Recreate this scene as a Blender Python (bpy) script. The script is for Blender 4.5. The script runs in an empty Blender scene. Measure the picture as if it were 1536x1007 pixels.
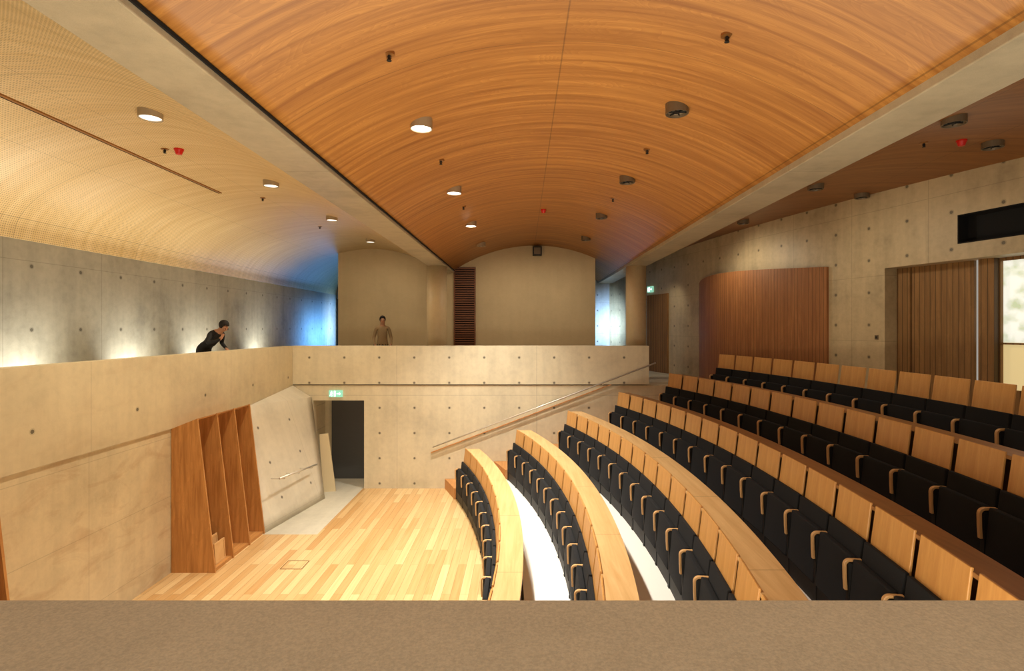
import bpy, bmesh, math, random
from mathutils import Vector, Matrix
random.seed(7)
C = bpy.context.scene.collection
F = 820.0; CZ = 4.145; VX, VY = 784.0, 492.0
PI = math.pi
bpy.context.scene.view_settings.view_transform = 'Standard'

# ------------------------------------------------------------------ helpers
def L(r, g, b):
    f = lambda c: (c/255/12.92) if c/255 <= .04045 else ((c/255+.055)/1.055)**2.4
    return (f(r), f(g), f(b), 1)
def box(bm, x0, x1, y0, y1, z0, z1, mat=None):
    vs = [bm.verts.new((x, y, z)) for z in (z0, z1) for y in (y0, y1) for x in (x0, x1)]
    fs = [(0,2,3,1),(4,5,7,6),(0,1,5,4),(2,6,7,3),(0,4,6,2),(1,3,7,5)]
    out = [bm.faces.new([vs[i] for i in f]) for f in fs]
    if mat is not None:
        for v in vs: v.co = mat @ v.co
    return out
def hexa(bm, bot, top):
    n = len(bot)
    a = [bm.verts.new(p) for p in bot]; b = [bm.verts.new(p) for p in top]
    bm.faces.new(a[::-1]); bm.faces.new(b)
    for i in range(n): bm.faces.new((a[i], a[(i+1) % n], b[(i+1) % n], b[i]))
def cyl(bm, p0, p1, r0, r1=None, n=20, caps=True):
    r1 = r0 if r1 is None else r1
    p0, p1 = Vector(p0), Vector(p1); d = (p1-p0).normalized()
    u = d.orthogonal().normalized(); v = d.cross(u)
    a = [bm.verts.new(p0+(u*math.cos(2*PI*i/n)+v*math.sin(2*PI*i/n))*r0) for i in range(n)]
    b = [bm.verts.new(p1+(u*math.cos(2*PI*i/n)+v*math.sin(2*PI*i/n))*r1) for i in range(n)]
    for i in range(n): bm.faces.new((a[i], a[(i+1) % n], b[(i+1) % n], b[i]))
    if caps: bm.faces.new(a[::-1]); bm.faces.new(b)
def sweep(bm, pts, w, t, side):
    """rectangular bar swept along pts; width w along vector side, thickness t normal to it"""
    side = Vector(side).normalized(); rings = []
    for i, p in enumerate(pts):
        p = Vector(p)
        q0 = Vector(pts[max(i-1, 0)]); q1 = Vector(pts[min(i+1, len(pts)-1)])
        nrm = (q1-q0).normalized().cross(side).normalized()
        rings.append([bm.verts.new(p+side*a*w/2+nrm*b*t/2) for a, b in ((-1,-1),(1,-1),(1,1),(-1,1))])
    for r, s in zip(rings, rings[1:]):
        for k in range(4): bm.faces.new((r[k], r[(k+1) % 4], s[(k+1) % 4], s[k]))
    bm.faces.new(rings[0][::-1]); bm.faces.new(rings[-1])
def obj(name, bm, mat, parent=None, smooth=False, bevel=0, seg=2):
    bmesh.ops.recalc_face_normals(bm, faces=bm.faces[:])
    me = bpy.data.meshes.new(name); bm.to_mesh(me); bm.free()
    for m in (mat if isinstance(mat, (list, tuple)) else [mat]): me.materials.append(m)
    o = bpy.data.objects.new(name, me); C.objects.link(o)
    if smooth:
        for p in me.polygons: p.use_smooth = True
    if bevel:
        b = o.modifiers.new('bevel', 'BEVEL'); b.width = bevel; b.segments = seg; b.limit_method = 'ANGLE'
    if parent: o.parent = parent
    return o
def bx(*a):
    bm = bmesh.new(); box(bm, *a); return bm
def tag(o, label, cat, group=None):
    o['label'] = label; o['category'] = cat
    if group: o['group'] = group
    return o
def thing(name, label, cat, loc=(0,0,0), rz=0, group=None):
    o = bpy.data.objects.new(name, None); C.objects.link(o); o.location = loc; o.rotation_euler = (0,0,rz)
    o.empty_display_size = .1
    return tag(o, label, cat, group)
def struct(name, bm, mat, label, cat='wall', parent=None, **k):
    o = obj(name, bm, mat, parent, **k)
    if parent is None:
        o['kind'] = 'structure'; o['label'] = label; o['category'] = cat
    return o
def dup(root, loc, rz, label, group=None):
    r = root.copy(); C.objects.link(r); r.location = loc; r.rotation_euler = (0,0,rz); r['label'] = label
    if group: r['group'] = group
    for ch in list(root.children):
        c = ch.copy(); C.objects.link(c); c.parent = r
        for g in list(ch.children):
            d = g.copy(); C.objects.link(d); d.parent = c
    return r

# ------------------------------------------------------------------ materials
class NT:
    def __init__(s, name):
        s.m = bpy.data.materials.new(name); s.m.use_nodes = True
        s.t = s.m.node_tree; s.b = s.t.nodes['Principled BSDF']
    def n(s, typ, **k):
        x = s.t.nodes.new(typ)
        for a, v in k.items(): setattr(x, a, v)
        return x
    def put(s, sock, v):
        if isinstance(v, bpy.types.NodeSocket): s.t.links.new(v, sock)
        else: sock.default_value = v
    def M(s, op, a, b=None, clamp=False):
        x = s.n('ShaderNodeMath', operation=op, use_clamp=clamp); s.put(x.inputs[0], a)
        if b is not None: s.put(x.inputs[1], b)
        return x.outputs[0]
    def sep(s, v):
        x = s.n('ShaderNodeSeparateXYZ'); s.put(x.inputs[0], v); return x.outputs
    def comb(s, a, b, c=0.0):
        x = s.n('ShaderNodeCombineXYZ'); s.put(x.inputs[0], a); s.put(x.inputs[1], b); s.put(x.inputs[2], c); return x.outputs[0]
    def noise(s, v, scale, detail=3, rough=.5, dist=0):
        x = s.n('ShaderNodeTexNoise'); s.put(x.inputs['Vector'], v); x.inputs['Scale'].default_value = scale
        x.inputs['Detail'].default_value = detail; x.inputs['Roughness'].default_value = rough; x.inputs['Distortion'].default_value = dist
        return x.outputs['Fac']
    def ramp(s, f, stops):
        x = s.n('ShaderNodeValToRGB'); s.put(x.inputs[0], f); e = x.color_ramp.elements
        while len(e) < len(stops): e.new(.5)
        for q, (p, c) in zip(e, stops): q.position = p; q.color = c
        return x.outputs[0]
    def mix(s, f, a, b, mode='MIX'):
        x = s.n('ShaderNodeMix', data_type='RGBA', blend_type=mode); s.put(x.inputs[0], f); s.put(x.inputs[6], a); s.put(x.inputs[7], b)
        return x.outputs[2]
    def bump(s, h, strength=.2, dist=.01):
        x = s.n('ShaderNodeBump'); x.inputs['Strength'].default_value = strength; x.inputs['Distance'].default_value = dist
        s.put(x.inputs['Height'], h); s.t.links.new(x.outputs[0], s.b.inputs['Normal'])
    def seam(s, u, off, step, w):
        fr = s.M('FRACT', s.M('DIVIDE', s.M('SUBTRACT', u, off), step))
        d = s.M('ABSOLUTE', s.M('SUBTRACT', fr, .5))
        return s.M('GREATER_THAN', d, .5-w/step/2)
    def obco(s): return s.n('ShaderNodeTexCoord').outputs['Object']
    def uv(s): return s.n('ShaderNodeTexCoord').outputs['UV']
    def fin(s, col, rough=.6, **k):
        s.put(s.b.inputs['Base Color'], col); s.put(s.b.inputs['Roughness'], rough)
        for a, v in k.items(): s.b.inputs[a].default_value = v
        return s.m
def flat(name, col, rough=.5, metal=0, em=None, es=0):
    s = NT(name); m = s.fin(col, rough); s.b.inputs['Metallic'].default_value = metal
    if em: s.b.inputs['Emission Color'].default_value = em; s.b.inputs['Emission Strength'].default_value = es
    return m
def concrete(name, col, ua=0, va=2, ou=0, ov=0, su=.9, sv=.9, pu=1.8, pv=.9, holes=True, dark=.55, rough=.5, seamf=.27, bump=.25, stain=0, grain=0, holef=.75):
    s = NT(name); v = s.obco(); xyz = s.sep(v); u, w = xyz[ua], xyz[va]
    big = s.noise(v, .9, 4, .6); fine = s.noise(v, 9, 5, .65); streak = s.noise(s.comb(s.M('MULTIPLY', u, 5.0), s.M('MULTIPLY', w, .5)), 1.0, 3)
    dk = tuple(c*dark for c in col[:3])+(1,)
    c = s.ramp(big, [(.28, dk), (.5, col), (.75, tuple(min(1, c*1.12) for c in col[:3])+(1,))])
    c = s.mix(.35 if not grain else .3, c, s.ramp(fine, [(.3, dk), (.6, col)]))
    c = s.mix(.25 if not grain else .15, c, s.ramp(streak, [(.35, dk), (.6, col)]))
    if grain:
        gr = s.noise(v, 190, 4, .7); c = s.mix(grain, c, s.ramp(gr, [(.36, tuple(q*.45 for q in col[:3])+(1,)), (.62, tuple(min(1,q*1.25) for q in col[:3])+(1,))]))
    if stain:
        st = s.noise(s.comb(s.M('MULTIPLY', u, 1.3), s.M('MULTIPLY', w, 3.0), 4.0), 1.0, 5, .6, .8)
        c = s.mix(s.M('MULTIPLY', s.ramp(st, [(.5,(0,0,0,1)),(.7,(1,1,1,1))]), stain), c, L(150,96,52))
    if pu:
        sm = s.M('MAXIMUM', s.seam(u, ou, pu, .012), s.seam(w, ov, pv, .010))
        c = s.mix(s.M('MULTIPLY', sm, seamf), c, (.02,.016,.01,1))
    if holes:
        du = s.M('MULTIPLY', s.M('SUBTRACT', s.M('FRACT', s.M('DIVIDE', s.M('SUBTRACT', u, ou), su)), .5), su)
        dv = s.M('MULTIPLY', s.M('SUBTRACT', s.M('FRACT', s.M('DIVIDE', s.M('SUBTRACT', w, ov), sv)), .5), sv)
        d = s.M('SQRT', s.M('ADD', s.M('MULTIPLY', du, du), s.M('MULTIPLY', dv, dv)))
        h = s.M('LESS_THAN', d, .026); c = s.mix(s.M('MULTIPLY', h, holef), c, (.015,.012,.008,1))
        halo = s.M('MULTIPLY', s.M('LESS_THAN', d, .042), .2); c = s.mix(halo, c, (.03,.025,.015,1))
    s.bump(s.noise(v, 110, 3, .6) if grain else fine, bump, .004 if grain else .01)
    return s.fin(c, rough)
def wood(name, c1, c2, mode='uv', gu=.7, gv=16, seams=(), rough=.45, perf=False, scale=1.0, boards=None, seamdark=.5, mott=.3, rfreq=9.0, rv=.22, gap=.008):
    """grain runs along first coordinate. seams: list of (axis, offset, step, width)"""
    s = NT(name)
    if mode == 'uv': x = s.sep(s.uv()); u, v = x[0], x[1]
    else: x = s.sep(s.obco()); u, v = x[mode[0]], x[mode[1]]
    bid = None
    if boards:
        bid = s.M('FLOOR', s.M('DIVIDE', v, boards))
    g = s.noise(s.comb(s.M('MULTIPLY', u, gu), s.M('MULTIPLY', v, gv), bid if bid is not None else 0.0), scale, 5, .6, .6)
    g2 = s.noise(s.comb(s.M('MULTIPLY', u, gu*.8), s.M('MULTIPLY', v, gv*rv)), scale, 2, .5, 1.5)
    c = s.ramp(g, [(.3, c1), (.68, c2)])
    rings = s.M('FRACT', s.M('MULTIPLY', g2, rfreq))
    c = s.mix(s.M('MULTIPLY', rings, mott), c, c1)
    if boards:
        wn = s.n('ShaderNodeTexWhiteNoise', noise_dimensions='1D'); s.put(wn.inputs['W'], bid)
        c = s.mix(s.M('MULTIPLY', wn.outputs['Value'], .5), c, c1)
        c = s.mix(s.M('MULTIPLY', s.seam(v, 0, boards, gap), .7), c, (.01,.006,.003,1))
    for ax, off, st, w in seams:
        c = s.mix(s.M('MULTIPLY', s.seam(u if ax == 0 else v, off, st, w), seamdark), c, (.03,.014,.004,1))
    if perf:
        sp = .032
        du = s.M('SUBTRACT', s.M('FRACT', s.M('DIVIDE', u, sp)), .5); dv = s.M('SUBTRACT', s.M('FRACT', s.M('DIVIDE', v, sp)), .5)
        d = s.M('SQRT', s.M('ADD', s.M('MULTIPLY', du, du), s.M('MULTIPLY', dv, dv)))
        c = s.mix(s.M('MULTIPLY', s.M('LESS_THAN', d, .25), .6), c, (.12,.075,.035,1))
    return s.fin(c, rough)

M_cback = concrete('concrete_back', L(222,212,184), 0, 2, ou=.36, ov=2.73-.325, su=.9, sv=.65, pu=3.6, pv=3.0, dark=.70)
M_cbandX = concrete('concrete_band', L(210,195,160), 1, 2, ou=.3, ov=2.44, su=1.8, sv=.9, pu=3.6, pv=3, dark=.72, stain=.1, seamf=.2)
M_cstage = concrete('concrete_stage_wall', L(216,200,164), 1, 2, ou=.3, ov=.3, su=1.8, sv=1.8, pu=1.8, pv=1.0, holes=False, dark=.68, seamf=.2, stain=.32)
M_cleft = concrete('concrete_gallery', L(180,178,164), 1, 2, ou=.45, ov=2.72, su=.89, sv=.93, pu=1.78, pv=2.4, dark=.5, holef=.65)
M_cslant = concrete('concrete_leaning', L(222,214,194), 1, 2, ou=.3, ov=.1, su=1.1, sv=.75, pu=3.2, pv=2.9, dark=.78, rough=.4, seamf=.15)
M_cright = concrete('concrete_right', L(198,178,140), 0, 2, ou=.2, ov=2.7, su=.75, sv=.6, pu=1.5, pv=1.2, dark=.5, seamf=.25, holef=.65)
M_cbeam = concrete('concrete_beam', L(180,168,142), 1, 0, holes=False, pu=6, pv=9, dark=.5, grain=.14)
M_cfront = concrete('concrete_front_parapet', L(208,196,170), 0, 1, holes=False, pu=0, dark=.66, rough=.95, bump=.5, grain=.28)
M_cblue = concrete('concrete_far', L(180,184,186), 0, 2, ou=.2, ov=2.72, su=.6, sv=.6, pu=1.8, pv=1.2)
M_plaster = concrete('plaster_partition', L(192,171,134), 0, 2, holes=False, pu=0, dark=.85, rough=.8)
M_col = concrete('concrete_column', L(210,189,150), 0, 2, holes=False, pu=0, dark=.8)
M_cfloor = concrete('concrete_floor', L(204,198,180), 0, 1, holes=False, pu=0, dark=.75)
M_tier = flat('pale_tier_floor', L(238,235,228), .6)
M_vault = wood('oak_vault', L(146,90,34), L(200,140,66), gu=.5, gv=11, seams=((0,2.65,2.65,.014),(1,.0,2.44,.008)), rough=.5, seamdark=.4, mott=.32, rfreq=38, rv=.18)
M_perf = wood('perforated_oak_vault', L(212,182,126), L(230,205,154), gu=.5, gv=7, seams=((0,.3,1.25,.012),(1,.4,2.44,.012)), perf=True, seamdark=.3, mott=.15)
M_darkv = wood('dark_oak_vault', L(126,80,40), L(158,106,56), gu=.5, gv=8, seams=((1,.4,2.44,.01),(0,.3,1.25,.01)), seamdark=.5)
M_fin = wood('cedar_fin', L(164,110,56), L(210,152,88), mode=(2,0), gu=1.2, gv=16, mott=.3, rough=.45)
M_rpanel = wood('red_brown_boards', L(134,84,44), L(172,116,66), mode=(2,0), gu=1.0, gv=14, boards=.085, rough=.6, gap=.007)
M_louver = wood('dark_louver', L(90,50,26), L(126,74,40), mode=(0,2), gu=1.0, gv=14, rough=.5)
M_doorw = wood('oak_door_boards', L(126,92,52), L(164,122,72), mode=(2,0), gu=1.0, gv=14, boards=.095, rough=.7, gap=.011)
M_doorf = wood('far_door_boards', L(128,88,48), L(162,118,68), mode=(2,0), gu=1.0, gv=14, boards=.11, rough=.9, gap=.02)
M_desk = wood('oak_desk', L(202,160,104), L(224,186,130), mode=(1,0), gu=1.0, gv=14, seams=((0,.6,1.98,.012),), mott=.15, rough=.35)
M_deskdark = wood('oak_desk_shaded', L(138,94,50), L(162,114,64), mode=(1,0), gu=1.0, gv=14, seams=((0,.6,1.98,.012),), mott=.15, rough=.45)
M_seatw = wood('oak_seat', L(190,136,72), L(212,160,94), mode=(2,0), gu=1.5, gv=18, mott=.2, rough=.4)
M_arm = wood('beech_arm', L(200,154,98), L(218,176,122), mode=(1,0), gu=2, gv=20, mott=.1, rough=.4)
M_step = wood('oak_step', L(180,122,66), L(206,150,90), mode=(1,0), gu=1, gv=12, mott=.2)
M_ply = flat('pale_board', L(218,202,164), .6)
M_black = flat('black_metal', L(14,14,15), .6)
M_steel = flat('brushed_steel', L(222,218,208), .38, .6)
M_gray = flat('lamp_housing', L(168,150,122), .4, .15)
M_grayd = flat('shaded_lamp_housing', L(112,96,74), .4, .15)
M_refl = flat('chrome_reflector', L(235,225,205), .28, .9)
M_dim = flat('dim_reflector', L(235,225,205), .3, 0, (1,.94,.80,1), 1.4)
M_glow = flat('lamp_glow', L(255,250,235), .4, 0, (1,.93,.78,1), 10)
M_red = flat('red_plastic', L(205,24,14), .35)
M_brass = flat('brass', L(160,110,58), .35, .5)
M_hatch = flat('hatch_rim', L(120,84,46), .5)
M_ddoor = flat('dark_grey_door', L(80,82,86), .4)
M_green = flat('exit_green', L(110,190,150), .4, 0, (.30,.66,.50,1), .85)
M_white = flat('exit_white', L(240,255,240), .4, 0, (.94,1,.95,1), 1.7)
M_void = flat('void_black', L(8,7,6), .9)
s = NT('navy_fabric'); nz = s.noise(s.obco(), 160, 2); s.bump(nz, .4, .004)
M_fab = s.fin(s.ramp(nz, [(.3, L(9,10,13)), (.7, L(20,22,27))]), .95)
s = NT('oak_floor_planks'); x = s.sep(s.obco()); vec = s.comb(x[1], x[0])
br = s.n('ShaderNodeTexBrick'); s.put(br.inputs['Vector'], vec); br.offset = .37; br.offset_frequency = 2
for k, v in (('Scale',1.0),('Mortar Size',.003),('Brick Width',1.7),('Row Height',.14),('Bias',0.0)): br.inputs[k].default_value = v
br.inputs['Color1'].default_value = L(226,196,144); br.inputs['Color2'].default_value = L(188,142,86); br.inputs['Mortar'].default_value = L(124,84,44)
g = s.noise(s.comb(s.M('MULTIPLY', x[1], 1.0), s.M('MULTIPLY', x[0], 22)), 1, 4)
M_floor = s.fin(s.mix(.25, br.outputs[0], s.ramp(g, [(.3, L(188,140,84)), (.7, L(230,204,154))])), .32)
s = NT('lobby_view'); v = s.obco(); x = s.sep(v)
gn = s.noise(v, 6, 3, .5)
up = s.ramp(gn, [(.42, (.86,.90,.82,1)), (.70, (.50,.58,.38,1))])
zf_ = s.M('GREATER_THAN', x[2], 3.92)
cc = s.mix(zf_, L(214,194,140), up)
M_lobby = s.fin(cc, .6); s.put(s.b.inputs['Emission Color'], cc); s.b.inputs['Emission Strength'].default_value = .78

# ------------------------------------------------------------------ room shell
YB = 14.1
struct('floor', (lambda b: (box(b,-5.95,1.5,-1,10.96,-.1,0), box(b,-4.12,1.5,10.96,YB,-.1,0), b)[2])(bmesh.new()), M_floor, 'honey oak plank stage floor', 'floor')
struct('floor_entry', bx(-5.95,-4.121,10.961,15.2,-.1,0), M_cfloor, 'pale grey concrete floor strip by the stage door', 'floor')
bm = bmesh.new()
box(bm,-5.95,-5.4,YB,YB+.22,0,2.66); box(bm,-5.4,-4.09,YB,YB+.22,2.27,2.66); box(bm,-4.09,6.2,YB,YB+.22,0,2.66)
struct('wall_back', bm, M_cback, 'cast concrete wall behind the stage with dark doorway')
struct('wall_back_parapet', bx(-5.95,3.25,YB-.035,YB+.2,2.69,3.681), M_cback, 'far gallery parapet of cast concrete above the doorway')
bm = bmesh.new(); box(bm,-5.6,-5.45,YB+.22,15.2,0,2.5); box(bm,-4.0,-3.85,YB+.22,15.2,0,2.5); box(bm,-5.6,-3.85,15.1,15.25,0,2.5); box(bm,-5.45,-4.0,YB+.22,15.1,2.27,2.4)
struct('wall_recess', bm, M_cback, 'concrete recess around the dark stage door')
d = struct('door_1', bx(-5.25,-4.02,15.03,15.08,0,2.26), M_ddoor, 'dark grey flush stage door', 'door')
struct('door_handle', bx(-4.35,-4.23,15.0,15.03,1.0,1.03), M_steel, '', '', parent=d)
struct('wall_left', bx(-6.13,-5.95,-1,YB,0,2.44), M_cstage, 'smooth concrete wall beside the stage')
struct('wall_left_parapet', bx(-6.13,-5.92,-1,YB,2.44,3.681), M_cbandX, 'left gallery parapet of cast concrete over the stage')
def shell(pts, faces, rim):
    bm = bmesh.new(); vv = [bm.verts.new(p) for p in pts]; bk = [bm.verts.new((-5.945,p[1],p[2])) for p in pts]
    for f in faces: bm.faces.new([vv[i] for i in f]); bm.faces.new([bk[i] for i in f][::-1])
    for i, j in zip(rim, rim[1:]+rim[:1]): bm.faces.new((vv[i], vv[j], bk[j], bk[i]))
    return bm
# slab leans from the floor into the wall: bilinear surface, smooth shaded, no ledge
bm = bmesh.new(); n_ = 10
PA, PB, PV, PT = Vector((-5.2,11.04,0)), Vector((-4.8,13.28,0)), Vector((-5.44,14.08,2.36)), Vector((-5.915,11.80,2.46))
gr_ = []
for i in range(n_+1):
    row = []
    for j in range(n_+1):
        a, b_ = i/n_, j/n_
        row.append(bm.verts.new((PA*(1-a)+PB*a)*(1-b_)+(PT*(1-a)+PV*a)*b_))
    gr_.append(row)
for i in range(n_):
    for j in range(n_):
        f = bm.faces.new((gr_[i][j],gr_[i+1][j],gr_[i+1][j+1],gr_[i][j+1])); f.smooth = True
q1 = bm.verts.new((-5.915,14.08,2.66)); top = [gr_[i][n_] for i in range(n_+1)]
for a_, b_ in zip(top, top[1:]):
    bm.faces.new((a_, b_, q1))
def back(vs):
    bb = [bm.verts.new((-5.945,v.co.y,v.co.z)) for v in vs]
    for k in range(len(vs)-1): bm.faces.new((vs[k], vs[k+1], bb[k+1], bb[k]))
back(gr_[0]); back([gr_[n_][j] for j in range(n_+1)]+[q1]); back([gr_[i][0] for i in range(n_+1)])
struct('wall_leaning', bm, M_cslant, 'leaning concrete slab wall with steel handrail')
struct('wall_gallery_left', bx(-7.4,-7.2,-1,21.2,2.6,CZ+1.27), M_cleft, 'grey concrete gallery wall with tie holes, left')
struct('wall_far', bx(-7.4,5.5,21.2,21.4,2.6,7.4), M_cblue, 'blue lit concrete wall at the far end')
struct('wall_partition', bx(-5.74,2.26,17.0,17.2,2.72,7.2), M_plaster, 'beige arched partition wall at the far end')
bm = bmesh.new(); box(bm,-7.2,-6.13,-1,YB+.2,2.6,2.72); box(bm,-7.2,6.0,YB+.22,21.2,2.6,2.72)
struct('floor_gallery', bm, M_cfloor, 'concrete gallery walkway floor behind the parapets', 'floor')
struct('wall_front_parapet', bx(-6.0,9,.60,.937,2.7,3.681), M_cfront, 'rough concrete parapet top in the foreground', bevel=.008)

# right wall in its own frame: t along the wall toward the camera, n outward
dx, dy = .272, -.962; RW = Matrix.Translation((5.09,15.1,0)) @ Matrix.Rotation(math.atan2(dy,dx), 4, 'Z')
def t_of(px, off=0):
    k = (px-VX)/F
    return (k*(15.1+off*.272)-5.09-off*.962)/(dx-k*dy)
t1, t2 = t_of(1327), t_of(1740)
s1 = t_of(1436)
bm = bmesh.new(); T = .35
box(bm,-6.6,t1,0,T,2.4,7.2)
box(bm,t1,t2,0,T,CZ+1.08,CZ+1.33); box(bm,t1,s1,0,T,CZ+1.33,CZ+1.79); box(bm,t1,t2,0,T,CZ+1.79,7.2)
box(bm,t2,t2+4,0,T,2.4,7.2)
o = struct('wall_right', bm, M_cright, 'angled concrete wall behind the back row'); o.matrix_world = RW
v = thing('ventilation_slot', 'long black ventilation slot high in the right concrete wall', 'vent'); v.matrix_world = RW
obj('duct', bx(s1+.02,t2,.2,.34,CZ+1.34,CZ+1.78), M_void, v)
bm = bmesh.new(); box(bm,s1,t2,.0,.2,CZ+1.335,CZ+1.35); box(bm,s1,s1+.02,.0,.2,CZ+1.35,CZ+1.775); box(bm,s1,t2,.0,.2,CZ+1.775,CZ+1.79); obj('frame', bm, M_void, v)
ta, tb = t_of(1368,.32), t_of(1461,.32); tj = t_of(1347,.32)
d = struct('door_2', bx(ta,tb,.32,.37,2.75,CZ+1.08), M_doorw, 'brown vertical board door in the concrete niche', 'door'); d.matrix_world = RW
struct('trim_4', bx(tj,ta-.012,.28,.40,2.75,CZ+1.08), M_doorw, 'oak jamb on the far side of the niche door', 'trim').matrix_world = RW
tc, td = t_of(1470,.3), t_of(1494,.3)
struct('trim_1', bx(tc,td,.26,.40,2.75,CZ+1.08), M_doorw, 'oak post between niche door and glazed opening', 'trim').matrix_world = RW
w = struct('window_1', bx(td,t2,.42,.45,2.75,CZ+1.08), M_lobby, 'bright glazed opening to the lobby at the right edge', 'window'); w.matrix_world = RW
bm = bmesh.new(); box(bm,td,td+.022,.36,.42,2.75,CZ+1.08); box(bm,td+.022,t2,.36,.42,CZ+1.03,CZ+1.08); box(bm,td+.022,t2,.36,.42,3.89,3.915); box(bm,td+.022,t2,.36,.42,2.75,3.2); obj('window_frame', bm, M_doorw, w)
struct('window_2', bx(tb,tc,.42,.44,2.75,CZ+1.08), M_lobby, 'thin bright gap beside the board door', 'window').matrix_world = RW
t5, t6 = t_of(972), t_of(1003)
d = struct('door_3', bx(t5,t6,-.04,.02,2.72,CZ+1.08), M_doorf, 'brown board door beside the round column', 'door'); d.matrix_world = RW
# curved timber panel
p1, p2 = t_of(1055), t_of(1243)
bm = bmesh.new(); N = 28; ring = []
for i in range(N+1):
    a = i/N; t = p1+(p2-p1)*a; n = -.05-.32*math.sin(PI*max(0,a*.97+.03)**.7)
    zt = CZ+1.24+.15*math.sin(PI*a**.6)
    ring.append([bm.verts.new((t,n,2.75)), bm.verts.new((t,n,zt)), bm.verts.new((t,0,zt)), bm.verts.new((t,0,2.75))])
for r, q in zip(ring, ring[1:]):
    for k in range(4): bm.faces.new((r[k], r[(k+1)%4], q[(k+1)%4], q[k]))
bm.faces.new(ring[0]); bm.faces.new(ring[-1][::-1])
o = tag(obj('wall_panel', bm, M_rpanel), 'large curved brown timber panel on the right concrete wall', 'wall panel'); o.matrix_world = RW
sw = thing('light_switch', 'small dark switch plate on concrete between timber panel and niche', 'switch'); sw.matrix_world = RW
ts = t_of(1315); obj('plate', bx(ts-.035,ts+.035,-.012,0,3.93,4.01), M_grayd, sw); obj('rocker', bx(ts-.015,ts+.015,-.018,-.012,3.95,3.99), M_black, sw)

# vaults with uv = (arc length, depth)
def vault(name, prof, mat, y0, y1, label):
    bm = bmesh.new(); uv = bm.loops.layers.uv.new('UVMap'); arc = [0]
    for a, b in zip(prof, prof[1:]): arc.append(arc[-1]+math.hypot(b[0]-a[0], b[1]-a[1]))
    rows = [[bm.verts.new((x, y, z+CZ)) for x, z in prof] for y in (y0, y1)]
    for i in range(len(prof)-1):
        f = bm.faces.new((rows[0][i], rows[0][i+1], rows[1][i+1], rows[1][i])); f.smooth = True
        for lp, (a, yy) in zip(f.loops, ((arc[i],y0),(arc[i+1],y0),(arc[i+1],y1),(arc[i],y1))): lp[uv].uv = (a, yy)
    me = bpy.data.meshes.new(name); bm.to_mesh(me); bm.free(); me.materials.append(mat)
    o = bpy.data.objects.new(name, me); C.objects.link(o)
    so = o.modifiers.new('solid', 'SOLIDIFY'); so.thickness = .06; so.offset = 1
    o['kind'] = 'structure'; o['label'] = label; o['category'] = 'ceiling'
    return o
def chaikin(p, n=3):
    for _ in range(n):
        q = [p[0]]
        for a, b in zip(p, p[1:]): q += [(a[0]*.75+b[0]*.25, a[1]*.75+b[1]*.25), (a[0]*.25+b[0]*.75, a[1]*.25+b[1]*.75)]
        p = q+[p[-1]]
    return p
XI, XO = 2.92, 3.45
cx, hs, rise, zs = (XI-2.125)/2, (XI+2.125)/2, .77, 1.79; RR = (hs*hs+rise*rise)/(2*rise)
zc = lambda x: zs+math.sqrt(RR*RR-(x-cx)**2)-(RR-rise)
pc = [(cx-hs+2*hs*i/48, zc(cx-hs+2*hs*i/48)) for i in range(49)]
pl = chaikin([(-7.2,1.27),(-7.14,1.55),(-6.85,1.87),(-6.35,2.14),(-5.74,2.32),(-5.2,2.43),(-4.6,2.47),(-4.0,2.40),(-3.4,2.22),(-2.9,1.97),(-2.63,1.79)])
pr = chaikin([(XO,1.79),(3.8,2.02),(4.3,2.26),(5.0,2.42),(5.8,2.49),(6.6,2.49),(7.4,2.42),(8.2,2.22),(9.2,1.9)])
vault('ceiling_main', pc, M_vault, -1, 21.2, 'honey oak barrel vault over the auditorium')
vault('ceiling_left', pl, M_perf, -1, 21.2, 'pale perforated oak vault over the left gallery')
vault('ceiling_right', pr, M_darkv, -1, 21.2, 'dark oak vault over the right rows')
def interp(prof, x):
    for a, b in zip(prof, prof[1:]):
        if a[0] <= x <= b[0]: return a[1]+(b[1]-a[1])*(x-a[0])/(b[0]-a[0]+1e-9)
    return 2.4
ZC = {'c': lambda x: zc(x), 'l': lambda x: interp(pl, x), 'r': lambda x: interp(pr, x)}

tag(obj('ceiling_beam', bx(-2.63,-2.125,-1,17.0,CZ+1.717,7.3), M_cbeam, bevel=.01), 'long concrete beam between the perforated and the main vault', 'beam')
tag(obj('ceiling_beam', bx(XI,XO,-1,21.2,CZ+1.717,7.3), M_cbeam, bevel=.01), 'long concrete beam between the main vault and the dark right vault', 'beam')
struct('gap_shadow_strip', bx(-2.125,-2.11,-1,17,CZ+1.765,CZ+1.79), M_void, 'dark strip painting the gap shadow along the left beam', 'trim')  # thin black strip stands in for the shadow beside the beam
for X, lb in ((-2.4,'round concrete column beside the slatted louver panel'),(3.17,'round concrete column beside the far brown board door')):
    bm = bmesh.new(); cyl(bm,(X,15.3,2.72),(X,15.3,CZ+1.717),.28,n=40)
    o = tag(obj('column', bm, M_col), lb, 'column')
    for p in o.data.polygons: p.use_smooth = len(p.vertices) == 4

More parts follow.
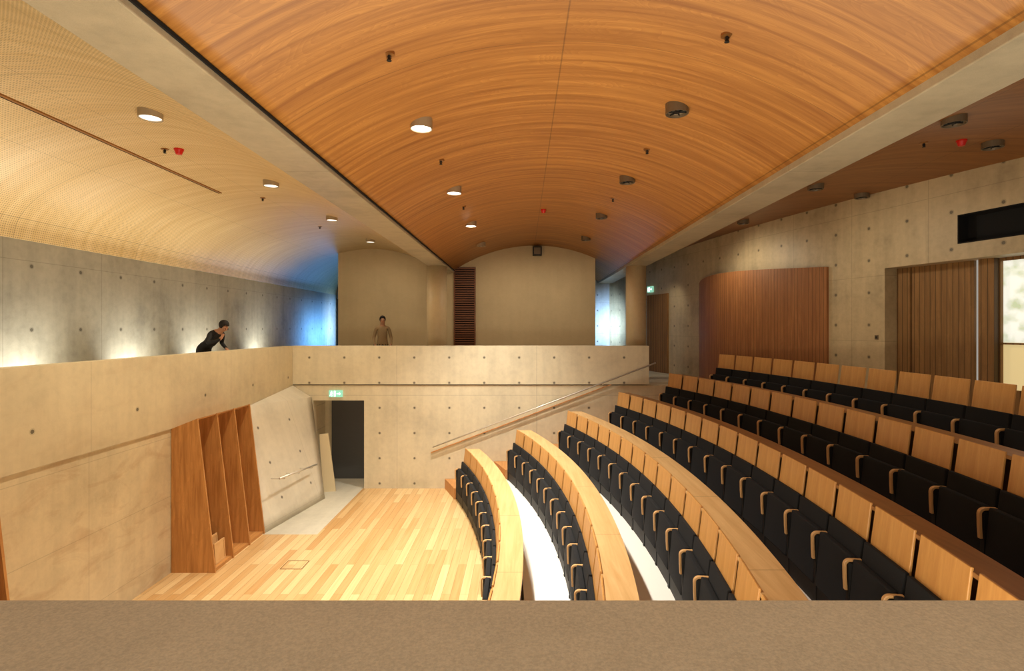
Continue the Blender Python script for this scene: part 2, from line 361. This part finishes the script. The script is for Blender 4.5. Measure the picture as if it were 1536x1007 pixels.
# far windows (real glazing around the corner of the partition)
for x0, x1, z0_, z1_, st, lb in ((-7.1,-6.1,3.2,5.2,4,'blue daylight window behind the partition, left'),(-.2,1.0,3.4,5.6,1,'blue daylight window behind the partition, right')):
    M_win = flat('daylight_glass', L(150,200,255), .3, 0, (.12,.40,1,1), st)
    w = struct('window_%d' % (3 if x0 < -2 else 4), bx(x0,x1,21.14,21.18,z0_,z1_), M_win, lb, 'window')
    bm = bmesh.new(); box(bm,x0-.06,x0,21.1,21.2,z0_-.06,z1_+.06); box(bm,x1,x1+.06,21.1,21.2,z0_-.06,z1_+.06); box(bm,x0,x1,21.1,21.2,z1_,z1_+.06); box(bm,x0,x1,21.1,21.2,z0_-.06,z0_)
    obj('window_frame', bm, M_black, w)

# louver panel and speaker on the partition
lv = thing('louver_panel', 'tall dark brown slatted louver panel beside the round column', 'louver', (-1.8,17,2.72))
bm = bmesh.new(); box(bm,-.34,-.30,-.06,0,0,3.3); box(bm,.30,.34,-.06,0,0,3.3); box(bm,-.3,.3,-.06,0,3.24,3.3); obj('frame', bm, M_louver, lv)
bm = bmesh.new()
for i in range(46): box(bm,-.3,.3,-.045,-.005,.03+i*.07,.07+i*.07)
obj('slats', bm, M_louver, lv)
obj('backing', bx(-.3,.3,-.005,0,0,3.24), M_void, lv)
sp = thing('loudspeaker', 'small black box speaker at the top of the beige partition', 'speaker', (.45,16.9,CZ+2.38))
bd = obj('body', bx(-.14,.14,-.1,.06,-.15,.13), M_black, sp, bevel=.01); obj('bracket', bx(-.04,.04,.06,.1,-.05,.05), M_gray, sp); obj('grille', bx(-.1,.1,-.108,-.1,-.11,.09), M_grayd, bd)

# ------------------------------------------------------------------ tiers, steps, desks, seats
XC, YC = -18.2, 7.1; R1, PITCH = 17.87, 1.17; RISE = .4525; PS = .655
Rr = [R1+PITCH*i for i in range(7)]; TT = [1.23+RISE*i for i in range(7)]; FF = [t-1.2 for t in TT]
def XR(r, y): return XC+math.sqrt(r*r-(y-YC)**2)
def annulus(bm, r0, r1, z0, z1, y0, y1, n=40):
    rg = []
    for i in range(n+1):
        y = y0+(y1-y0)*i/n
        rg.append([bm.verts.new((XR(r0,y),y,z0)), bm.verts.new((XR(r1,y),y,z0)), bm.verts.new((XR(r1,y),y,z1)), bm.verts.new((XR(r0,y),y,z1))])
    for a, b in zip(rg, rg[1:]):
        for k in range(4): bm.faces.new((a[k], a[(k+1)%4], b[(k+1)%4], b[k]))
    bm.faces.new(rg[0]); bm.faces.new(rg[-1][::-1])
bm = bmesh.new()
for i in range(1, 6): annulus(bm, Rr[i-1]+.35, Rr[i]+.35, -.05, FF[i], 1.0, 13.2)
annulus(bm, Rr[5]+.35, Rr[5]+3.4, -.05, FF[6], 1.0, 14.09)
struct('floor_tiers', bm, M_tier, 'pale stepped floor under the seat rows', 'floor')
bm = bmesh.new()
for i in range(1, 7):
    annulus(bm, Rr[i-1]+.35-.585, Rr[i-1]+.35, 0, FF[i]-.226, 13.21, 14.08, 6)
    if i < 6: annulus(bm, Rr[i-1]+.35, Rr[i]+.35-.585, 0, FF[i], 13.21, 14.08, 6)
struct('floor_steps', bm, M_step, 'oak aisle stair along the back wall', 'floor')

rown = ['front row','second row','third row','fourth row','fifth row','back row']
ordn = ['first','second','third','fourth','fifth','sixth','seventh','eighth','ninth','tenth','eleventh','twelfth','thirteenth','fourteenth','fifteenth','sixteenth','seventeenth','eighteenth']
cnt = [13,14,16,17,15,13]
for i in range(5):
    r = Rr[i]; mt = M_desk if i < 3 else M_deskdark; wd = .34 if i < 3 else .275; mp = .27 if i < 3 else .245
    dk = thing('writing_desk', 'long curved oak writing desk behind the %s of seats' % rown[i], 'desk', (0,0,0), 0, None)
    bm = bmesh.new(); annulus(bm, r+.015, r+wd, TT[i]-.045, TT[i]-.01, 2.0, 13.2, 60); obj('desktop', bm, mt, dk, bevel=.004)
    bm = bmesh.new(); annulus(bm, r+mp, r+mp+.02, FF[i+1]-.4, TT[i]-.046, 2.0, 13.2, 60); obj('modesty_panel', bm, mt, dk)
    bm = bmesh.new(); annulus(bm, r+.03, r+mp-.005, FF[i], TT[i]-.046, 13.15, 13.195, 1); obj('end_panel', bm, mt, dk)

# seat prototype: local x lateral, y forward, z up
def rbox(x0,x1,y0,y1,z0,z1,m=None):
    b = bmesh.new(); box(b,x0,x1,y0,y1,z0,z1,m); return b
seat = thing('auditorium_seat', '', 'seat', (0,0,0), 0, 'tip-up seats in curved rows')
lean = Matrix.Translation((0,0,.4)) @ Matrix.Rotation(math.radians(7), 4, 'X') @ Matrix.Translation((0,0,-.4))
offs = Matrix.Translation((0,.085,0))
b = bmesh.new()   # back board narrows slightly towards the top
hexa(b, [offs@lean@Vector(p) for p in ((-.300,-.011,.30),(.300,-.011,.30),(.300,.011,.30),(-.300,.011,.30))], [offs@lean@Vector(p) for p in ((-.286,-.011,1.222),(.286,-.011,1.222),(.286,.011,1.222),(-.286,.011,1.222))])
obj('back_panel', b, M_seatw, seat, bevel=.006)
obj('back_cushion', rbox(-.308,.308,.013,.055,.14,.895, offs@lean), M_fab, seat, bevel=.01, seg=2, smooth=False)
tilt = Matrix.Translation((0,.148,.30)) @ Matrix.Rotation(math.radians(5), 4, 'X')
sc = obj('seat_cushion', rbox(-.299,.299,0,.065,-.10,.44, tilt), M_fab, seat, bevel=.014, seg=3, smooth=True)
def arm_bm(sx):
    b = bmesh.new(); pts = [(sx,.09,.72),(sx,.15,.72),(sx,.185,.72)]
    for k in range(1, 7): a = k/6*PI/2; pts.append((sx,.185+.045*math.sin(a),.675+.045*math.cos(a)))
    pts += [(sx,.228,.56),(sx,.222,.46)]
    sweep(b, pts, .038, .024, (1,0,0)); return b
def leg_bm(sx):
    b = bmesh.new(); box(b,sx-.026,sx+.026,.05,.208,.02,.70); box(b,sx-.03,sx+.03,.05,.215,0,.02); return b
obj('armrest', arm_bm(.3275), M_arm, seat, bevel=.005); obj('leg', leg_bm(.3275), M_black, seat)
obj('under_seat_shade', bx(-.300,.300,.12,.20,0,.19), M_black, seat)  # black box put in for the shade under the seat
b = bmesh.new(); cyl(b,(-.300,.17,.27),(.300,.17,.27),.018,n=10); obj('hinge_bar', b, M_black, sc)
first = True; firsts = []
for i in range(6):
    r = Rr[i]; th0 = math.asin((13.2-YC)/r)
    for j in range(cnt[i]):
        th = th0-(j+.5)*PS/r
        loc = (XC+r*math.cos(th), YC+r*math.sin(th), FF[i]); rz = th+PI/2
        lab = 'black tip-up seat with oak headrest, %s, %s from the far wall' % (rown[i], ordn[j])
        if first: o = seat; o.location = loc; o.rotation_euler = (0,0,rz); o['label'] = lab; first = False
        else: o = dup(seat, loc, rz, lab)
        if j == 0: firsts.append(o)
ab = lb_ = None
for o in firsts:
    if ab is None:
        ab = obj('armrest', arm_bm(-.3275), M_arm, o, bevel=.005); lb_ = obj('leg', leg_bm(-.3275), M_black, o)
    else:
        for q in (ab, lb_):
            c = q.copy(); C.objects.link(c); c.parent = o

# ------------------------------------------------------------------ stage furniture
def fin_unit(y0, y1, label):
    """open rack of four upright cedar fins, deeper at the floor than at the top"""
    u = thing('storage_rack', label, 'rack', (-5.94,y0,0)); n = 4; L_ = y1-y0
    ys = [k*(L_-.03)/(n-1) for k in range(n)]
    for yy in ys:
        b = bmesh.new(); prof = [(0,0),(.745,0),(.44,2.61),(0,2.435),]
        A_ = [b.verts.new((x,yy,z)) for x, z in prof]; B_ = [b.verts.new((x,yy+.03,z)) for x, z in prof]
        b.faces.new(A_); b.faces.new(B_[::-1])
        for q in range(4): b.faces.new((A_[q], A_[(q+1)%4], B_[(q+1)%4], B_[q]))
        obj('fin_panel', b, M_fin, u)
    obj('back_board', bx(.001,.018,.03,L_-.03,0,2.40), M_fin, u)
    b = bmesh.new(); t_ = bmesh.new()
    for a, e in zip(ys, ys[1:]):
        box(b,.02,.72,a+.031,e-.001,0,.05)
        hexa(t_, [(.02,a+.031,2.42),(.425,a+.031,2.583),(.425,e-.001,2.583),(.02,e-.001,2.42)], [(.02,a+.031,2.44),(.425,a+.031,2.603),(.425,e-.001,2.603),(.02,e-.001,2.44)])
    obj('base_board', b, M_fin, u); obj('top_board', t_, M_fin, u)
fin_unit(9.24, 11.03, 'open cedar rack of four upright fins beside the leaning slab')
fin_unit(3.9, 5.7, 'cedar fin rack whose sloping edge shows at the left border')
for k, (x, hh) in enumerate(((-5.50,.56),(-5.40,.46),(-5.30,.36))):
    b = bmesh.new(); m = Matrix.Translation((x,9.50+.04*k,.052)) @ Matrix.Rotation(math.radians(-4), 4, 'Y')
    for q in ((-.012,.012,-.16,-.13,0,hh),(-.012,.012,.13,.16,0,hh),(-.012,.012,-.13,.13,hh-.03,hh),(-.012,.012,-.13,.13,0,.03),(-.004,.004,-.13,.13,.03,hh-.03)): box(b,*q,mat=m)
    tag(obj('wooden_board', b, M_arm), ['tallest','middle-sized','smallest'][k]+' pale framed board standing inside the cedar rack', 'board')
b = bmesh.new(); hexa(b, [(-5.04,13.80,0),(-4.74,13.86,0),(-4.74,13.89,0),(-5.04,13.83,0)], [(-5.20,13.98,1.42),(-4.99,14.02,1.44),(-4.99,14.05,1.44),(-5.20,14.01,1.42)])
tag(obj('leaning_board', b, M_ply), 'pale board leaning beside the dark stage doorway', 'board')
h = thing('floor_hatch', 'square floor socket hatch in the oak stage floor', 'hatch', (-3.98,9.55,0))
b = bmesh.new()
for q in ((-.19,.19,-.17,-.158),(-.19,.19,.158,.17),(-.19,-.178,-.158,.158),(.178,.19,-.158,.158)): box(b,*q,0,.005)
obj('frame', b, M_hatch, h); obj('lid', bx(-.176,.176,-.156,.156,0,.003), M_floor, h)
# handrails
def rail(p0, p1, out, label, n, drop, rr, name='handrail'):
    p0, p1, out = Vector(p0), Vector(p1), Vector(out)
    t = thing(name, label, 'handrail', p0)
    b = bmesh.new(); cyl(b,(0,0,0),p1-p0,rr,n=14); obj('rail', b, M_steel, t, smooth=True)
    for k in range(n):
        f = (k+.35)/(n-.3); q = (p1-p0)*f; b = bmesh.new()
        cyl(b, q, q+Vector((0,0,-drop)), .009, n=8); cyl(b, q+Vector((0,0,-drop)), q+Vector((0,0,-drop))+out, .009, n=8)
        obj('bracket', b, M_steel, t)
rail((-2.30,13.98,1.09),(3.40,13.96,3.25),(0,.11,0),'long steel handrail rising along the back wall stair',6,.05,.019)
rail((-5.02,11.3,1.03),(-4.88,12.95,.91),(-.30,.0,0),'short steel handrail on the leaning concrete slab',3,.05,.022)
b = bmesh.new(); m = Matrix.Translation((-2.36,14.07,.93)) @ Matrix.Rotation(-math.atan2(2.16,5.7), 4, 'Y'); box(b,0,6.0,0,.028,-.011,.011,m)
struct('trim_3', b, M_step, 'oak strip under the stair handrail', 'trim')

# exit signs
def exit_sign(label, M, w=.36, hgt=.18):
    t = thing('exit_sign', label, 'exit sign'); t.matrix_world = M
    hs_ = obj('housing', bx(-w/2,w/2,0,.05,-hgt/2,hgt/2), M_green, t)
    b = bmesh.new()
    box(b,-.04,.0,-.004,0,-.07,.07)
    cyl(b,(-.10,-.004,.055),(-.10,0,.055),.014,n=12)
    def bar(x0,z0,x1,z1,t_=.016):
        d = Vector((x1-x0,0,z1-z0)); nrm = Vector((-d.z,0,d.x)).normalized()*t_/2
        hexa(b,[Vector((x0,-.004,z0))+nrm,Vector((x1,-.004,z1))+nrm,Vector((x1,-.004,z1))-nrm,Vector((x0,-.004,z0))-nrm],[Vector((x0,0,z0))+nrm,Vector((x1,0,z1))+nrm,Vector((x1,0,z1))-nrm,Vector((x0,0,z0))-nrm])
    bar(-.10,.04,-.115,-.015,.024); bar(-.11,-.01,-.085,-.04); bar(-.085,-.04,-.10,-.07); bar(-.115,-.01,-.145,-.05); bar(-.10,.035,-.07,.01,.012); bar(-.10,.035,-.135,.02,.012)
    bar(.03,0,.12,0,.02); bar(.09,.03,.125,0,.016); bar(.09,-.03,.125,0,.016)
    obj('pictogram', b, M_white, hs_)
exit_sign('green running man exit sign over the dark stage doorway', Matrix.Translation((-4.81,14.05,2.45)), .34, .17)
te = t_of(977)
exit_sign('green running man exit sign above the far brown door', RW @ Matrix.Translation((te,-.06,CZ+1.27)), .34, .2)

# ------------------------------------------------------------------ ceiling fittings
def downlight(x, y, zf, lit, label, group):
    z = CZ+ZC[zf](x)
    t = thing('downlight', label, 'ceiling light', (x,y,z), 0, group)
    b = bmesh.new(); n = 28
    a0, a1, a2, a3 = [[b.verts.new((r_*math.cos(2*PI*i/n), r_*math.sin(2*PI*i/n), zz)) for i in range(n)] for r_, zz in ((.122,.06),(.122,-.08),(.112,-.08),(.104,-.05))]
    for p, q in ((a0,a1),(a1,a2),(a2,a3)):
        for i in range(n): b.faces.new((p[i], p[(i+1)%n], q[(i+1)%n], q[i]))
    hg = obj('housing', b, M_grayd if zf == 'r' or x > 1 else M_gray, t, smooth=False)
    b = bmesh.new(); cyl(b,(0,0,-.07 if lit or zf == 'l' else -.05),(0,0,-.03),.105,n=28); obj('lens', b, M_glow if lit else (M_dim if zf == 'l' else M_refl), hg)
    if not lit and zf != 'l':
        b = bmesh.new()
        for a in range(3): box(b,-.1,.1,-.003,.003,-.068,-.051,Matrix.Rotation(a*PI/3,4,'Z'))
        cyl(b,(0,0,-.07),(0,0,-.051),.03,n=12); obj('baffle', b, M_black, hg)
def sprinkler(x, y, zf, label, group):
    z = CZ+ZC[zf](x)
    t = thing('sprinkler', label, 'sprinkler', (x,y,z), 0, group)
    b = bmesh.new(); cyl(b,(0,0,-.01),(0,0,.04),.048,n=18); obj('collar', b, M_brass, t)
    b = bmesh.new(); cyl(b,(0,0,-.045),(0,0,-.008),.011,n=10); cyl(b,(0,0,-.058),(0,0,-.053),.021,n=14); sweep(b,[(-.015,0,-.014),(-.017,0,-.038),(0,0,-.055),(.017,0,-.038),(.015,0,-.014)],.005,.005,(0,1,0)); obj('nozzle', b, M_black, t)
def detector(x, y, zf, label):
    z = CZ+ZC[zf](x); t = thing('smoke_detector', label, 'smoke detector', (x,y,z))
    b = bmesh.new(); cyl(b,(0,0,-.02),(0,0,.05),.062,n=20); obj('base', b, M_red, t)
    b = bmesh.new(); cyl(b,(0,0,-.075),(0,0,-.02),.038,.056,n=20); obj('dome', b, M_red, t)
def place(px, py, x, zf):
    z = ZC[zf](x)-.05; return z*F/(VY-py)
od = ['nearest','second nearest','third nearest','farthest','fifth nearest']
for k, (px, py) in enumerate(((635,190),(682,288),(707,338),(722,368))):
    downlight(-1.13, place(px,py,-1.13,'c'), 'c', k < 3, '%s downlight in the left line on the main vault%s' % (od[k], ', glowing' if k < 3 else ', unlit'), 'left line of downlights on the main vault')
for k, (px, py) in enumerate(((1022,167),(944,272),(904,326),(880,359))):
    downlight(1.66, place(px,py,1.66,'c'), 'c', False, '%s unlit downlight in the right line on the main vault' % od[k], 'right line of downlights on the main vault')
for k, (px, py) in enumerate(((233,174),(408,277),(500,329),(556,362))):
    downlight(-4.15, place(px,py,-4.15,'l'), 'l', False, '%s round downlight on the perforated left vault' % od[k], 'downlights on the left vault')
for k, (px, py) in enumerate(((1424,183),(1217,282),(1113,334))):
    downlight(4.9, place(px,py,4.9,'r'), 'r', False, '%s downlight beside the beam on the dark right vault' % ['nearest','middle','farthest'][k], 'downlights on the right vault')
for k, (px, py) in enumerate(((1505,219),(1305,295))):
    downlight(6.3, place(px,py,6.3,'r'), 'r', False, '%s downlight of the outer pair above the right concrete wall' % ['nearer','farther'][k], 'outer downlights on the right vault')
for k, (px, py) in enumerate(((590,90),(663,246),(697,314))):
    sprinkler(-1.12, place(px,py,-1.12,'c'), 'c', '%s sprinkler head between the left downlights of the main vault' % ['nearest','middle','farthest'][k], 'left sprinklers on the main vault')
for k, (px, py) in enumerate(((1096,62),(976,230),(923,302))):
    sprinkler(1.66, place(px,py,1.66,'c'), 'c', '%s sprinkler head between the right downlights of the main vault' % ['nearest','middle','farthest'][k], 'right sprinklers on the main vault')
for k, (px, py) in enumerate(((247,229),(396,301),(480,343))):
    sprinkler(-4.9, place(px,py,-4.9,'l'), 'l', '%s sprinkler head on the perforated left vault' % ['nearest','middle','farthest'][k], 'sprinklers on the left vault')
for k, (px, py) in enumerate(((1378,220),(1222,328))):
    sprinkler(5.3+.9*k, place(px,py,5.3+.9*k,'r'), 'r', '%s sprinkler head on the dark right vault' % ['nearer','farther'][k], 'sprinklers on the right vault')
detector(-4.72, place(268,229,-4.72,'l'), 'l', 'red smoke detector on the perforated left vault')
detector(.45, place(815,318,.45,'c'), 'c', 'small red smoke detector near the seam of the main vault')
detector(5.8, place(1448,216,5.8,'r'), 'r', 'red smoke detector on the dark right vault')
sl = thing('ceiling_slot', 'long dark recessed slot line in the perforated left vault', 'ceiling slot')
xs = -5.36; zsl = CZ+ZC['l'](xs)
obj('slot', bx(xs-.022,xs+.022,1.5,9.7,zsl-.012,zsl+.02), M_brass, sl); obj('edge', bx(xs-.036,xs-.023,1.5,9.7,zsl-.014,zsl+.02), M_void, sl)

# ------------------------------------------------------------------ people on the gallery
M_skin = flat('skin', L(176,128,98), .6); M_hair = flat('dark_hair', L(28,20,16), .8)
def person(loc, rz, shirt, trouser, label, leanang):
    root = thing('person', label, 'person', loc, rz)
    leaning = leanang > 0
    pts = []; ed = []; rad = []
    def P(p, r, par=None):
        pts.append(p); rad.append(r if isinstance(r, tuple) else (r, r)); i = len(pts)-1
        if par is not None: ed.append((par, i))
        return i
    pel = P((0,0,.95),(.15,.11)); wa = P((0,.0,1.12),(.135,.10),pel); ch = P((0,.02,1.30),(.165,.115),wa); uc = P((0,.02,1.42),(.12,.09),ch)
    nk = P((0,.03,1.50),.055,uc); hb = P((0,.045,1.56),.068,nk); hd = P((0,.05,1.64),(.078,.096),hb); cr = P((0,.04,1.71),(.062,.075),hd)
    P((0,.155,1.625),.012,hd)
    for sx in (-1, 1):
        sh = P((sx*.17,.01,1.42),.062,uc)
        if leaning and sx == 1: e = P((sx*.30,.16,1.30),.046,sh); w = P((sx*.22,.28,1.46),.032,e); hnd = P((sx*.19,.27,1.53),(.036,.018),w); dirv = Vector((-.25,-.1,.95))
        elif leaning: e = P((sx*.26,.06,1.20),.046,sh); w = P((sx*.20,.26,1.22),.032,e); hnd = P((sx*.18,.33,1.23),(.036,.018),w); dirv = Vector((0,1,.05))
        else: e = P((sx*.24,.0,1.14),.046,sh); w = P((sx*.23,.16,.96),.032,e); hnd = P((sx*.22,.22,.91),(.036,.018),w); dirv = Vector((0,.75,-.6))
        dirv.normalize(); side = Vector((1,0,0))
        for q in range(4):
            b0 = Vector(pts[hnd])+dirv*.03+side*(q-1.5)*.019; k1 = P(tuple(b0),.010,hnd)
            ln = (.062,.075,.07,.055)[q]; k2 = P(tuple(b0+dirv*ln*.5+Vector((0,-.006,-.004))),.009,k1); P(tuple(b0+dirv*ln+Vector((0,-.018,-.01))),.008,k2)
        k1 = P(tuple(Vector(pts[w])+dirv*.035-side*sx*.035),.011,w); P(tuple(Vector(pts[w])+dirv*.075-side*sx*.055),.009,k1)
        hp = P((sx*.09,0,.88),(.095,.10),pel); kn = P((sx*.10,.02,.48),.06,hp); an = P((sx*.10,-.02,.07),.042,kn); P((sx*.11,.14,.035),(.04,.03),an)
    me = bpy.data.meshes.new('body'); me.from_pydata(pts, ed, []); o = bpy.data.objects.new('body', me); C.objects.link(o)
    sk = o.modifiers.new('skin', 'SKIN'); sk.use_smooth_shade = True
    if not me.skin_vertices: return root
    for i, v in enumerate(me.skin_vertices[0].data): v.radius = rad[i]; v.use_root = (i == 0)
    ss = o.modifiers.new('sub', 'SUBSURF'); ss.levels = ss.render_levels = 2
    dg = bpy.context.evaluated_depsgraph_get(); m2 = bpy.data.meshes.new_from_object(o.evaluated_get(dg))
    C.objects.unlink(o); o = bpy.data.objects.new('body', m2); C.objects.link(o); o.parent = root
    m2.materials.clear()
    for m in (M_skin, shirt, trouser, M_hair): m2.materials.append(m)
    hp_ = [Vector(pts[i]) for i in range(len(pts)) if .007 < rad[i][0] < .0115]
    for p in m2.polygons:
        c = p.center; p.use_smooth = True
        if c.z > 1.485 and abs(c.x) < .14: p.material_index = 0
        elif c.z > .95: p.material_index = 1
        elif c.z > .08: p.material_index = 2
        else: p.material_index = 3
        if c.z > .5 and any((c-w).length < .045 for w in hp_): p.material_index = 0
    def bend(mesh):
        for v in mesh.vertices:
            f = max(0, min(1, (v.co.z-.92)/.22)); a = leanang*f
            y, z = v.co.y, v.co.z-.95
            v.co.y = y*math.cos(a)+z*math.sin(a) if f > 0 else y; v.co.z = .95+(-y*math.sin(a)+z*math.cos(a)) if f > 0 else v.co.z
    b = bmesh.new(); bmesh.ops.create_uvsphere(b, u_segments=20, v_segments=14, radius=1)
    for v in b.verts:
        v.co = Vector((v.co.x*.088, v.co.y*.108+.028, v.co.z*.105+1.675))
        if v.co.y > .07 and v.co.z < 1.70: v.co.y = .07
        if v.co.z < 1.58: v.co.z = 1.58
    hr = obj('hair', b, M_hair, root, smooth=True)
    b = bmesh.new()
    for sx in (-1, 1): cyl(b,(sx*.032,.128,1.65),(sx*.032,.142,1.65),.009,n=10)
    ey = obj('eyes', b, M_black, root)
    if leaning:
        for q in (o, hr, ey): bend(q.data)
    return root
M_coat = flat('black_coat', L(20,20,22), .8); M_tr = flat('dark_trousers', L(30,30,36), .8); M_tan = flat('tan_jacket', L(150,126,92), .85)
person((-6.68,11.45,2.72), -PI/2-.2, M_coat, M_tr, 'person in a black coat leaning forward behind the left parapet', math.radians(40))
person((-4.0,15.6,2.72), PI+.3, M_tan, M_tr, 'person in a tan jacket standing before the beige partition', 0)

# ------------------------------------------------------------------ lights
def light(kind, loc, e, col, target=None, **k):
    l = bpy.data.lights.new('lamp', kind); l.energy = e; l.color = col
    for a, v in k.items(): setattr(l, a, v)
    o = bpy.data.objects.new('lamp', l); C.objects.link(o); o.location = loc
    if target is not None: o.rotation_euler = (Vector(target)-Vector(loc)).to_track_quat('-Z','Y').to_euler()
    return o
WARM = (1,.87,.66); WW = (1,.93,.80)
for k, py in enumerate((190,288,338)):
    y = place(0,py,-1.13,'c'); light('SPOT', (-1.13,y,CZ+ZC['c'](-1.13)-.10), 1300, WW, (-1.13+.3,y,0), spot_size=math.radians(108), spot_blend=.9, shadow_soft_size=.09)
for y in (3.5,5.6,7.75,9.9,12.0,14.6):
    light('SPOT', (-6.82,y,2.95), 150, (1,.96,.84), (-7.2,y,4.0), spot_size=math.radians(95), spot_blend=1, shadow_soft_size=.06)
    light('SPOT', (-6.85,y+.5,2.8), 90, (1,.91,.72), (-6.9,y+.5,6), spot_size=math.radians(95), spot_blend=1, shadow_soft_size=.1)
for y in (6.1,9.1,12.1): light('SPOT', (-4.15,y,CZ+2.28), 320, WARM, (-4.9,y,0), spot_size=math.radians(118), spot_blend=.8, shadow_soft_size=.1)
for X in (-1.9,-.2,1.5): light('SPOT', (X,12.9,CZ+2.0), 105, WW, (X,14.1,2.8), spot_size=math.radians(75), spot_blend=1, shadow_soft_size=.1)
for X, zz in ((-4.15,2.2),(-.6,2.2),(1.2,2.2)): light('SPOT', (X,14.7,CZ+zz), 80, WARM, (X,16.6,3.0), spot_size=math.radians(140), spot_blend=.9, shadow_soft_size=.15)  # added spots that brighten the partition and columns
for y in (5.8,9.5,13): light('SPOT', (4.3,y,CZ+1.9), 72, (1,.88,.68), (6.6,y,3.4), spot_size=math.radians(150), spot_blend=.9, shadow_soft_size=.15)
light('SPOT', (3.9,15.9,CZ+1.7), 30, (1,.86,.64), (4.5,17.2,3.6), spot_size=math.radians(90), spot_blend=.8, shadow_soft_size=.1)  # added spot, only to warm and brighten the far board door
light('AREA', (-5.85,19.3,3.8), 50, (.13,.40,1), (-7.2,19.1,3.8), shape='RECTANGLE', size=2.4, size_y=1.0, spread=math.radians(80))  # added blue area, hidden by the partition, tints the gallery wall
light('AREA', (-6.1,20.6,4.1), 9, (.66,.86,1), (-7.2,20.5,4.2), shape='RECTANGLE', size=.5, size_y=1.4, spread=math.radians(80))  # added pale area, also hidden, whitens the end of that wall
light('AREA', (2.0,18.0,4.4), 42, (.45,.68,1), (3.5,21.2,4.2), shape='RECTANGLE', size=.6, size_y=1.2, spread=math.radians(40))  # added cool area behind the partition, lights the far wall in the gap
light('AREA', (.3,2.2,2.0), 240, (1,.89,.69), (.3,6,9), shape='RECTANGLE', size=4, size_y=1.5)  # unseen fill below the front parapet, added to light the main vault
light('SPOT', (.3,.2,6.4), 85, (1,.92,.77), (.3,.75,3.6), spot_size=math.radians(135), spot_blend=.9, shadow_soft_size=.15)  # added spot above the view, lifts the foreground parapet
w = bpy.data.worlds.new('world'); bpy.context.scene.world = w; w.use_nodes = True
w.node_tree.nodes['Background'].inputs[0].default_value = (1,.91,.78,1); w.node_tree.nodes['Background'].inputs[1].default_value = .36

# ------------------------------------------------------------------ camera
cam = bpy.data.cameras.new('camera'); co = bpy.data.objects.new('camera', cam); C.objects.link(co)
cam.sensor_fit = 'HORIZONTAL'; cam.sensor_width = 36; cam.lens = F/1536*36
cam.shift_x = -(VX-768)/1536; cam.shift_y = -(503.5-VY)/1536
co.location = (0,0,CZ); co.rotation_euler = (PI/2,0,0); cam.clip_start = .05
bpy.context.scene.camera = co
